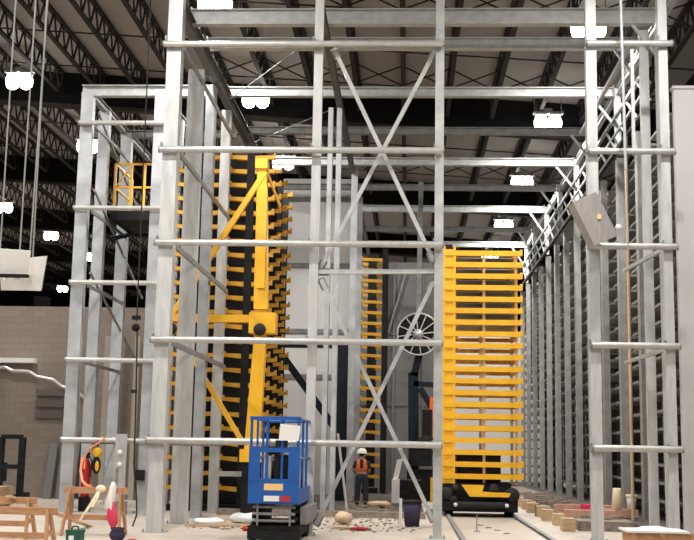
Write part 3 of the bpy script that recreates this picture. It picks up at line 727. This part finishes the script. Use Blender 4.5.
t = thing('hanging_boards', 'pair of pale sheet boards hung on wires at the left edge', 'board', (-5.6, 16, 4.2))
def board(pts, nm, m):
    b = MB(); b.add([Vector(p) for p in pts] + [Vector(p) + Vector((0, .04, .01)) for p in pts], [(0, 1, 2, 3), (7, 6, 5, 4), (0, 4, 5, 1), (1, 5, 6, 2), (2, 6, 7, 3), (3, 7, 4, 0)]); b.build(nm, m, t)
board([(-5.92, 15.9, 4.36), (-5.44, 15.9, 4.33), (-5.50, 16.0, 4.02), (-5.86, 16.0, 4.02)], 'front_board', 'paper')
board([(-5.98, 16.15, 4.22), (-5.28, 16.15, 4.30), (-5.37, 16.25, 3.80), (-5.96, 16.25, 3.80)], 'rear_board', 'lining')
s = MB(); s.bar((-5.9, 15.93, 3.97), (-5.44, 15.88, 3.96), .05, .05); s.build('tray', 'black', t)
for x in (-5.8, -5.62):
    s = MB(); s.ball((x, 15.93, 3.92), .035); s.build('bulb', 'white', t)
for i, (a, b) in enumerate((((-5.95, 16, 11.5), (-5.92, 16, 4.29)), ((-5.42, 16, 11.5), (-5.45, 15.92, 4.32)), ((-5.70, 16.2, 11.5), (-5.7, 16.2, 4.15)), ((-5.55, 16.2, 11.5), (-5.50, 16.2, 4.19)))):
    MB().tube(a, b, .012, 6).build('hanger_wire', 'wire', t)
s = MB(); s.tube((3.99, 21.0, 11.2), (4.03, 21.0, 6.85), .03, 8); s.tube((4.03, 21.0, 6.9), (4.05, 21.0, 5.3), .012, 6)
tag(s.build('hanging_pipe', 'galv_old'), 'thin pipe and cord hanging in the right front bay', 'pipe')
s = MB(); s.bar((4.28, 21.47, 9.45), (4.28, 21.47, 7.25), .06, .06, (0, 1, 0)); tag(s.build('short_strut', 'galv'), 'short upright strut between the two top pipes of the right bay', 'strut')
tag(MB().bar((4.28, 21.42, 9.5), (4.28, 28.0, 9.53), .08, .08).build('side_girt', 'galv'), 'pale rail running back from the top pipe of the right bay', 'rail')
for i, z in enumerate((5.35, 3.45)):
    tag(MB().bar((4.80, 21.75, z + .1), (4.45, 23.6, z), .07, .07).build('short_strut', 'galv'), '%s short strut going back from the rightmost front column' % ('upper' if i == 0 else 'lower'), 'strut')
for i, (x, y) in enumerate(((4.87, 23.2), (5.06, 22.75))):
    column(x, y, .18 if i == 0 else .10, .12, 10.4, ['wide perforated column inside the right bay, near its middle', 'slim column inside the right bay beside the rightmost column'][i], 'galv_post', 'columns inside the right bay')
tag(MB().tube((5.0, 26.0, .16), (5.0, 26.0, 8.9), .04, 8).build('conduit_pipe', 'wood_pale'), 'thin tan conduit in front of the grey rack in the right bay', 'pipe')

t = thing('rope_hoist', 'black hoist block on a long dark rope in front of the left tower', 'hoist', (-5.3, 22.5, 4.0))
MB().tube((-5.47, 22.5, 11.8), (-5.44, 22.5, 4.05), .014, 6).build('rope', 'rubber', t)
s = MB(); s.lathe((-5.44, 22.45, 3.92), [(0, -.05), (.07, -.05), (.085, 0), (.07, .05), (0, .05)], 16, 'y'); s.box(-5.52, -5.36, 22.42, 22.5, 4.08, 4.16); s.build('block', 'black', t)
s = MB(); s.path([(-5.42, 22.5, 3.85), (-5.38, 22.5, 2.4), (-5.36, 22.5, 1.2), (-5.28, 22.5, .6), (-5.26, 22.5, .25), (-5.32, 22.45, .03)], .016, 6); s.build('loose_rope', 'rubber', t)
MB().cbox((-5.42, 22.47, 2.65), (.12, .06, .07)).build('rope_clip', 'rubber', t)

# fall arrest block with orange strap, in the tower
t = thing('fall_arrest_block', 'yellow and black lifeline block hanging on an orange strap in the left tower', 'lifeline', (-7.1, 26.3, 1.35))
s = MB(); s.lathe((-7.19, 26.3, 1.38), [(0, -.07), (.09, -.07), (.12, 0), (.09, .07), (0, .07)], 16, 'y'); s.build('drum', 'yellow', t)
s = MB(); s.ball((-7.2, 26.3, 1.08), .11, .07, .2); s.build('grip', 'black', t)
s = MB(); s.ball((-7.16, 26.23, 1.06), .05, .03, .12); s.build('side_plate', 'yellow', t)
MB().tube((-7.19, 26.3, 1.66), (-7.19, 26.3, 1.48), .015, 6).build('hook', 'black', t)
s = MB(); s.path([(-7.0, 26.2, 1.72), (-7.15, 26.2, 1.60), (-7.36, 26.2, 1.46), (-7.45, 26.2, 1.30), (-7.45, 26.2, 1.12), (-7.40, 26.0, 1.0)], .022, 6); s.build('strap', 'strap', t); t.location = (-7.22, 26.95, 1.38)
tag(MB().path([(-7.36, 25.9, 1.28), (-7.3, 25.6, 1.0), (-7.05, 24.9, .80), (-6.6, 23.6, .76), (-5.95, 21.6, .80), (-5.66, 20.5, .86)], .032, 8).build('orange_hose', 'strap'), 'orange hose end sagging from the tower to the rear sawhorse', 'hose')
# silver service panel with lamps
t = thing('gauge_board', 'narrow grey service panel with two round gauges inside the left tower', 'panel', (-6.72, 26.7, 0))
MB().box(-6.82, -6.55, 26.68, 26.74, .3, 1.85).build('plate', 'galv', t)
for z in (1.42, 1.14):
    s = MB(); s.lathe((-6.70, 26.66, z), [(0, -.05), (.045, -.04), (.06, 0), (.06, .03)], 14, 'y'); s.build('gauge', 'white', t)
for z in (.9, .7): s = MB(); s.tube((-6.75, 26.65, z), (-6.75, 26.65, z + .15), .03, 8); s.build('fitting', 'galv_dull', t)
MB().box(-6.85, -6.5, 26.6, 26.8, 0, .3).build('foot', 'galv_dull', t)
tag(MB().cbox((-6.28, 27.03, .9), (.2, .12, .24)).build('junction_box', 'black'), 'small black box on the right column of the left tower', 'box')
t = thing('fire_extinguisher', 'red fire extinguisher standing in the left tower', 'extinguisher', (-7.74, 27.6, 0))
s = MB(); s.lathe((-7.74, 27.6, 0), [(0, .35), (.10, .35), (.11, .4), (.11, 1.1), (.07, 1.22), (.03, 1.26), (0, 1.26)], 16); s.build('tank', 'red', t)
s = MB(); s.box(-7.78, -7.66, 27.57, 27.63, 1.26, 1.4); s.path([(-7.7, 27.6, 1.35), (-7.6, 27.55, 1.2), (-7.6, 27.55, .8)], .015, 6); s.build('valve', 'black', t)
s = MB(); s.box(-7.86, -7.62, 27.5, 27.7, 0, .35); s.build('stand', 'black', t)

# ------------------------------------------------------------------ left back area
t = thing('forklift', 'black forklift mast and carriage at the left edge by the block wall', 'forklift', (-10.9, 30.8, 0))
for x in (-11.0, -10.42): MB().box(x - .07, x + .07, 30.7, 30.9, 0, 1.75).build('mast_rail', 'black', t)
for z in (.1, .9, 1.7): MB().box(-11.0, -10.42, 30.72, 30.84, z, z + .12).build('cross_bar', 'black', t)
MB().box(-11.9, -11.08, 30.6, 31.6, .55, 1.05).build('body', 'black', t)
for x in (-11.7, -11.2):
    s = MB(); s.lathe((x, 30.9, .25), [(0, -.08), (.2, -.08), (.25, -.04), (.25, .04), (.2, .08), (0, .08)], 16, 'x'); s.build('wheel', 'rubber', t)
MB().box(-11.75, -11.2, 30.9, 31.2, .25, .6).build('axle_block', 'black', t)
s = MB(); s.box(-10.9, -9.95, 28.0, 28.9, .06, .52)
for x in (-10.8, -10.05): s.box(x - .05, x + .05, 28.0, 28.9, 0, .06)
for k in range(3): s.box(-10.9, -9.95, 27.985, 28.0, .1 + k * .14, .21 + k * .14)
tag(s.build('wooden_crate', 'ply'), 'pale plywood crate on the floor at the left edge', 'crate')
for i, (x, w_) in enumerate(((-10.62, .24), (-10.25, .55))):
    s = MB(); z1 = 1.75 if i else 1.6; s.add([(x, 33.4, 0), (x + w_, 33.4, 0), (x + w_, 33.85, z1), (x, 33.85, z1), (x, 33.43, 0), (x + w_, 33.43, 0), (x + w_, 33.88, z1), (x, 33.88, z1)],
                [(0, 1, 2, 3), (7, 6, 5, 4), (0, 4, 5, 1), (1, 5, 6, 2), (2, 6, 7, 3), (3, 7, 4, 0)])
    tag(s.build('leaning_sheet', 'grey_panel'), ['narrow', 'wide'][i] + ' grey sheet leaning on the block wall', 'sheet')
tag(MB().path([(-9.62, 31.8, 1.85), (-9.42, 31.8, 1.75), (-9.38, 31.8, 1.2), (-9.3, 31.8, 0.03)], .07, 8).build('suction_hose', 'rubber'), 'thick black hose standing up left of the tower', 'hose')
tag(MB().box(-11.0, -10.7, 32.2, 32.5, 0, .22).build('small_bin', 'rubber'), 'small black bin on the floor by the block wall', 'bin')
s = MB(); s.box(-13.0, -11.2, 33.7, 33.98, 3.98, 4.12); tag(s.build('duct_strip', 'paper'), 'white duct strip fixed along the block wall', 'duct')
s = MB(); pts = [(-12.6 + .25 * i, 33.75, 3.82 - .006 * i * i + .04 * ((i * 7) % 3 - 1)) for i in range(13)]; s.path(pts, .06, 7)
tag(s.build('foil_hose', 'hood'), 'crinkled silver foil hose sagging along the block wall', 'hose')
t = thing('wall_louver', 'grey louver vent on the block wall left of the tower', 'vent', (-10.6, 33.9, 2.7))
for k in range(3): MB().box(-11.15, -10.3, 33.86, 33.99, 2.35 + k * .33, 2.55 + k * .33).build('blade', 'louver', t)
s = MB(); s.box(-11.6, -11.2, 34.5, 34.9, 0, 6.1); tag(s.build('roof_post', 'girder'), 'dark post rising behind the block wall under the boards', 'post')
s = MB(); s.box(-13.0, -12.3, 33.6, 33.9, 0, 3.2); tag(s.build('steel_cabinet', 'black'), 'black cabinet cut off at the left edge', 'cabinet')

# ------------------------------------------------------------------ sawhorses and floor clutter at the front
def sawhorse(x, y, L, z, label, nail=0):
    t = thing('sawhorse', label, 'sawhorse', (x, y, 0), 'timber sawhorses at the left front')
    MB().box(x - L / 2, x + L / 2, y - .05, y + .05, z - .11, z).build('top_beam', 'wood', t)
    for sx in (-1, 1):
        for sy in (-1, 1):
            MB().bar((x + sx * (L / 2 - .12), y + sy * .04, z - .03), (x + sx * (L / 2 - .06), y + sy * .26, 0.0), .09, .04, (1, 0, 0)).build('leg', 'wood', t)
        MB().bar((x + sx * (L / 2 - .09), y - .17, z * .45), (x + sx * (L / 2 - .09), y + .17, z * .45), .03, .08).build('end_tie', 'wood', t)
    MB().box(x - L / 2 + .1, x + L / 2 - .1, y - .19, y - .16, z * .33, z * .33 + .09).build('long_tie', 'wood', t)
    return t
sawhorse(-5.85, 17.0, 1.35, .66, 'front left timber sawhorse, nearest the camera')
sawhorse(-6.75, 19.2, 1.1, .70, 'timber sawhorse behind the nearest one')
sawhorse(-5.55, 20.5, 1.15, .84, 'timber sawhorse in front of the left tower')
tag(MB().bar((-6.6, 19.0, .72), (-6.15, 22.4, .02), .12, .03).build('plank', 'wood_pale'), 'loose pale plank behind the sawhorses', 'plank')
t = thing('toolbox', 'dark green toolbox on the floor among the sawhorses', 'toolbox', (-5.3, 18.5, 0))
MB().box(-5.43, -5.19, 18.4, 18.62, 0, .2).build('body', 'green', t)
lid = MB().box(-5.44, -5.18, 18.39, 18.63, .2, .24).build('lid', 'green', t)
MB().path([(-5.37, 18.5, .24), (-5.35, 18.5, .29), (-5.27, 18.5, .29), (-5.25, 18.5, .24)], .012, 6).build('handle', 'black', lid)
MB().box(-5.38, -5.30, 18.385, 18.4, .05, .15).build('sticker', 'paper', t)
# cloth bundle
t = thing('cloth_bundle', 'white and crimson cloth draped over the sawhorse end', 'cloth', (-5.15, 20.3, .2))
def drape(c, pts, w_):
    s = MB(); prev = None
    for (dx, z, r) in pts: pass
    s.lathe(c, [(r, z) for dx, z, r in pts], 10); return s
def rumple(mb, k, c):
    for v in mb.v:
        an = math.atan2(v.y - c[1], v.x - c[0]); f = 1 + .35 * math.sin(3 * an + v.z * 9) + .15 * math.sin(5 * an)
        v.x = c[0] + (v.x - c[0]) * f + k * math.sin(v.z * 8); v.y = c[1] + (v.y - c[1]) * f
    return mb
rumple(drape((-5.21, 20.30, 0), [(0, .95, .0), (0, .94, .025), (0, .86, .05), (0, .74, .065), (0, .62, .08), (0, .5, .075), (0, .42, .05), (0, .40, 0)], .1), .02, (-5.21, 20.3)).build('upper_cloth', 'white', t)
rumple(drape((-5.17, 20.28, 0), [(0, .62, .0), (0, .60, .03), (0, .5, .06), (0, .38, .085), (0, .25, .07), (0, .14, .03), (0, .12, 0)], .1), .015, (-5.17, 20.28)).build('lower_cloth', 'crimson', t)
s = MB()
for dx, dz_ in ((-.1, .5), (-.2, .42), (-.3, .28)): s.path([(-5.42, 20.32, .84), (-5.42 + dx * .3, 20.25, .66), (-5.42 + dx, 20.2, dz_)], .02, 6)
s.ball((-5.42, 20.33, .82), .09, .07, .07)
tag(s.build('cream_straps', 'cream'), 'cream straps hanging over the sawhorse in front of the tower', 'strap')
s = MB(); s.ball((-4.85, 19.4, .10), .14, .11, .11); s.lathe((-4.85, 19.4, .10), [(.10, .07), (.13, .12), (.10, .12)], 12); tag(s.build('tool_bag', 'purple'), 'dark purple tool bag on the floor right of the sawhorses', 'bag')
s = MB(); s.ball((-4.5, 19.0, .04), .09, .08, .04); tag(s.build('red_glove', 'red'), 'red glove on the floor at the bottom edge', 'glove')

# packaging and debris in the wide bay
def lump(name, m, c, r, label, cat, group=None):
    s = MB(); s.ball((c[0], c[1], r[2] * .95), r[0], r[1], r[2], 9, 6)
    for v in s.v:
        k = math.sin(v.x * 13 + v.y * 7) * math.cos(v.y * 11 + v.z * 17); v.x += .05 * r[0] * k; v.z = max(0.0, v.z + .3 * r[2] * k)
    tag(s.build(name, m), label, cat, group)
lump('plastic_wrap', 'lining', (-3.35, 24.4), (.4, .4, .12), 'crumpled pale wrap on the floor left of the lift', 'wrap')
lump('plastic_wrap', 'paper', (-4.1, 24.0), (.35, .3, .07), 'crumpled white wrap beside the second left column', 'wrap')
lump('red_rag', 'red', (-3.05, 22.4), (.14, .1, .05), 'red rag on the floor left of the scissor lift', 'rag')
lump('red_rag', 'red', (-.95, 23.2), (.2, .12, .04), 'red rag on the floor between the lower cross braces', 'rag')
lump('sand_bag', 'cardboard', (-1.35, 24.9), (.2, .2, .14), 'tan sack on the floor just right of the slim column', 'sack')
lump('white_rag', 'paper', (-2.75, 22.0), (.14, .12, .07), 'white rag beside the scissor lift', 'rag')
for i, (x, y, L, a) in enumerate(((-4.0, 23.3, .9, .2), (-3.3, 23.6, 1.0, -.3), (-3.6, 25.4, 1.1, .1), (-1.1, 23.4, .8, -.1))):
    dx, dy = L / 2 * math.cos(a), L / 2 * math.sin(a)
    tag(MB().bar((x - dx, y - dy, .025), (x + dx, y + dy, .025), .12, .05).build('floor_plank', 'wood_pale'), 'short pale plank on the floor, %s from the left in the wide bay' % ['second', 'third', 'first far back and third nearest', 'last'][i] if False else
        ['short pale plank right of the thick left column', 'short pale plank left of the scissor lift', 'short pale plank deep between the left columns', 'short pale plank right of the slim column'][i], 'plank', 'pale planks lying in the wide bay')
random.seed(3); s = MB()
for k in range(330):
    x, y = random.uniform(-4.3, .3), random.uniform(22.6, 27.2); r = random.uniform(.008, .035)
    if -2.75 < x < -1.6 and y < 22.3: continue
    s.cbox((x, y, r * .4), (r * 2.2, r * 1.6, r * .8))
tag(s.build('floor_litter', 'debris'), 'scattered brown litter on the floor inside the wide bay', 'litter', kind='stuff')
s = MB()
for k in range(220):
    x, y = random.uniform(-1.7, -.4), random.uniform(28.2, 32.6); r = random.uniform(.02, .08)
    s.cbox((x, y, .02 + r * .4), (r * 2.2, r * 1.6, r * .8))
tag(s.build('machine_litter', 'debris'), 'scattered dusty parts on the dark machine floor', 'litter', kind='stuff')
lump('tan_tarp', 'cardboard', (-.75, 31.8), (.36, .2, .10), 'tan folded tarp on the machine floor right of the worker', 'tarp')
for o in [bpy.data.objects['tan_tarp']]: o.location.z = .02
t = thing('waste_bin', 'black waste bin with open lid standing inside the wide bay', 'bin', (.12, 24.7, 0))
s = MB(); s.lathe((.12, 24.7, 0), [(0, .02), (.15, 0), (.2, .5), (.18, .5), (.14, .06)], 14); s.build('body', 'purple', t)
s = MB(); s.lathe((.12, 24.7, 0), [(.18, .5), (.22, .5), (.22, .55), (.18, .55), (.18, .5)], 14); s.build('rim', 'rubber', t)
tag(MB().bar((-.12, 24.3, 0), (-.12, 24.3, .6), .06, .06, (0, 1, 0)).build('marker_post', 'lining'), 'short pale post standing left of the black bin', 'post')
tag(MB().tube((-1.35, 27.0, 0), (-1.62, 26.9, 1.95), .03, 8).build('leaning_pole', 'galv'), 'thin grey pole leaning just left of the worker', 'pole')
s = MB(); s.add([(-.42, 35, .7), (-.25, 35, .75), (-.12, 35, 1.35), (-.30, 35, 1.3), (-.42, 35.04, .7), (-.25, 35.04, .75), (-.12, 35.04, 1.35), (-.30, 35.04, 1.3)],
                [(0, 1, 2, 3), (7, 6, 5, 4), (0, 4, 5, 1), (1, 5, 6, 2), (2, 6, 7, 3), (3, 7, 4, 0)])
s.box(-.45, -.2, 34.9, 35.15, .02, .72); tag(s.build('white_scoop', 'white'), 'white curved sheet part standing right of the worker', 'part')
tag(MB().box(-.2, .42, 33.0, 34.2, .02, .75).build('machine_block', 'black'), 'low black machine block behind the bin', 'machine')

# right foreground: blocks, planks, buckets, crate
for i in range(9):
    y = 38.5 - i * 1.75; x = 3.35 + .05 * (i % 2)
    tag(MB().box(x - .12, x + .14, y - .22, y + .22, 0, .26).build('timber_block', 'wood_pale'), 'pale timber block beside the right rail, %s from the far end' % ORD[i], 'block', 'timber blocks along the right rail')
struct('trim_7', MB().box(3.6, 4.75, 24.5, 48, 0, .20), 'debris', 'brown ledge between the timber blocks and the rack')
for i, (x, y, L) in enumerate(((4.3, 28.6, 1.4), (4.7, 26.7, 1.05), (4.05, 26.0, 1.1))):
    tag(MB().box(x - L / 2, x + L / 2, y - .12, y + .12, .2, .36).build('orange_plank', 'peach'), ['far', 'right', 'near'][i] + ' pinkish orange plank stack on the ledge at the right', 'plank', 'pinkish planks on the ledge')
tag(MB().box(4.1, 4.4, 27.4, 27.7, .2, .42).build('red_case', 'crimson'), 'red case on the ledge left of the right bay column', 'case')
t = thing('bucket', 'tall cream bucket standing on the ledge in the right bay', 'bucket', (4.78, 26.7, .36))
s = MB(); s.lathe((4.78, 26.7, .36), [(0, 0), (.13, 0), (.095, .45), (.085, .47), (.08, .45), (.0, .44)], 16); s.build('body', 'cream', t)
t = thing('bucket', 'white bucket with pale lid in the right bay, right of the cream one', 'bucket', (5.1, 26.7, .36))
s = MB(); s.lathe((5.1, 26.7, .36), [(0, 0), (.09, 0), (.11, .28), (0, .28)], 16); s.build('body', 'white', t)
s = MB(); s.lathe((5.1, 26.7, .64), [(.125, 0), (.125, .05), (0, .06)], 16); s.build('lid', 'cream', t)
t = thing('wooden_crate', 'wooden crate with white sheet on top at the bottom right corner', 'crate', (3.9, 18.3, 0))
s = MB()
for k in range(3): s.box(3.42, 4.4, 18.0, 18.03, .04 + k * .13, .15 + k * .13)
s.box(3.42, 4.4, 18.03, 18.7, .04, .40)
for x in (3.46, 3.9, 4.36): s.box(x - .04, x + .04, 17.97, 18.0, 0, .42)
s.build('body', 'wood', t)
s = MB(); s.box(3.36, 4.30, 17.95, 18.75, .42, .45); s.add([(3.5, 18.0, .45), (4.2, 18.05, .45), (4.1, 18.6, .45), (3.6, 18.6, .45), (3.65, 18.1, .5), (4.0, 18.15, .49), (3.95, 18.5, .5), (3.7, 18.5, .49)],
    [(4, 5, 6, 7), (0, 1, 5, 4), (1, 2, 6, 5), (2, 3, 7, 6), (3, 0, 4, 7)])
tag(s.build('foam_sheet', 'white'), 'white foam sheet lying on the wooden crate at bottom right', 'sheet')
s = MB()
random.seed(5)
for k in range(160):
    x, y = random.uniform(3.7, 4.7), random.uniform(25, 40); r = random.uniform(.03, .1)
    s.cbox((x, y, .2 + r * .4), (r * 2.4, r * 2, r * .8))
tag(s.build('ledge_litter', 'debris'), 'scattered wood scraps on the brown ledge at the right', 'litter', kind='stuff')
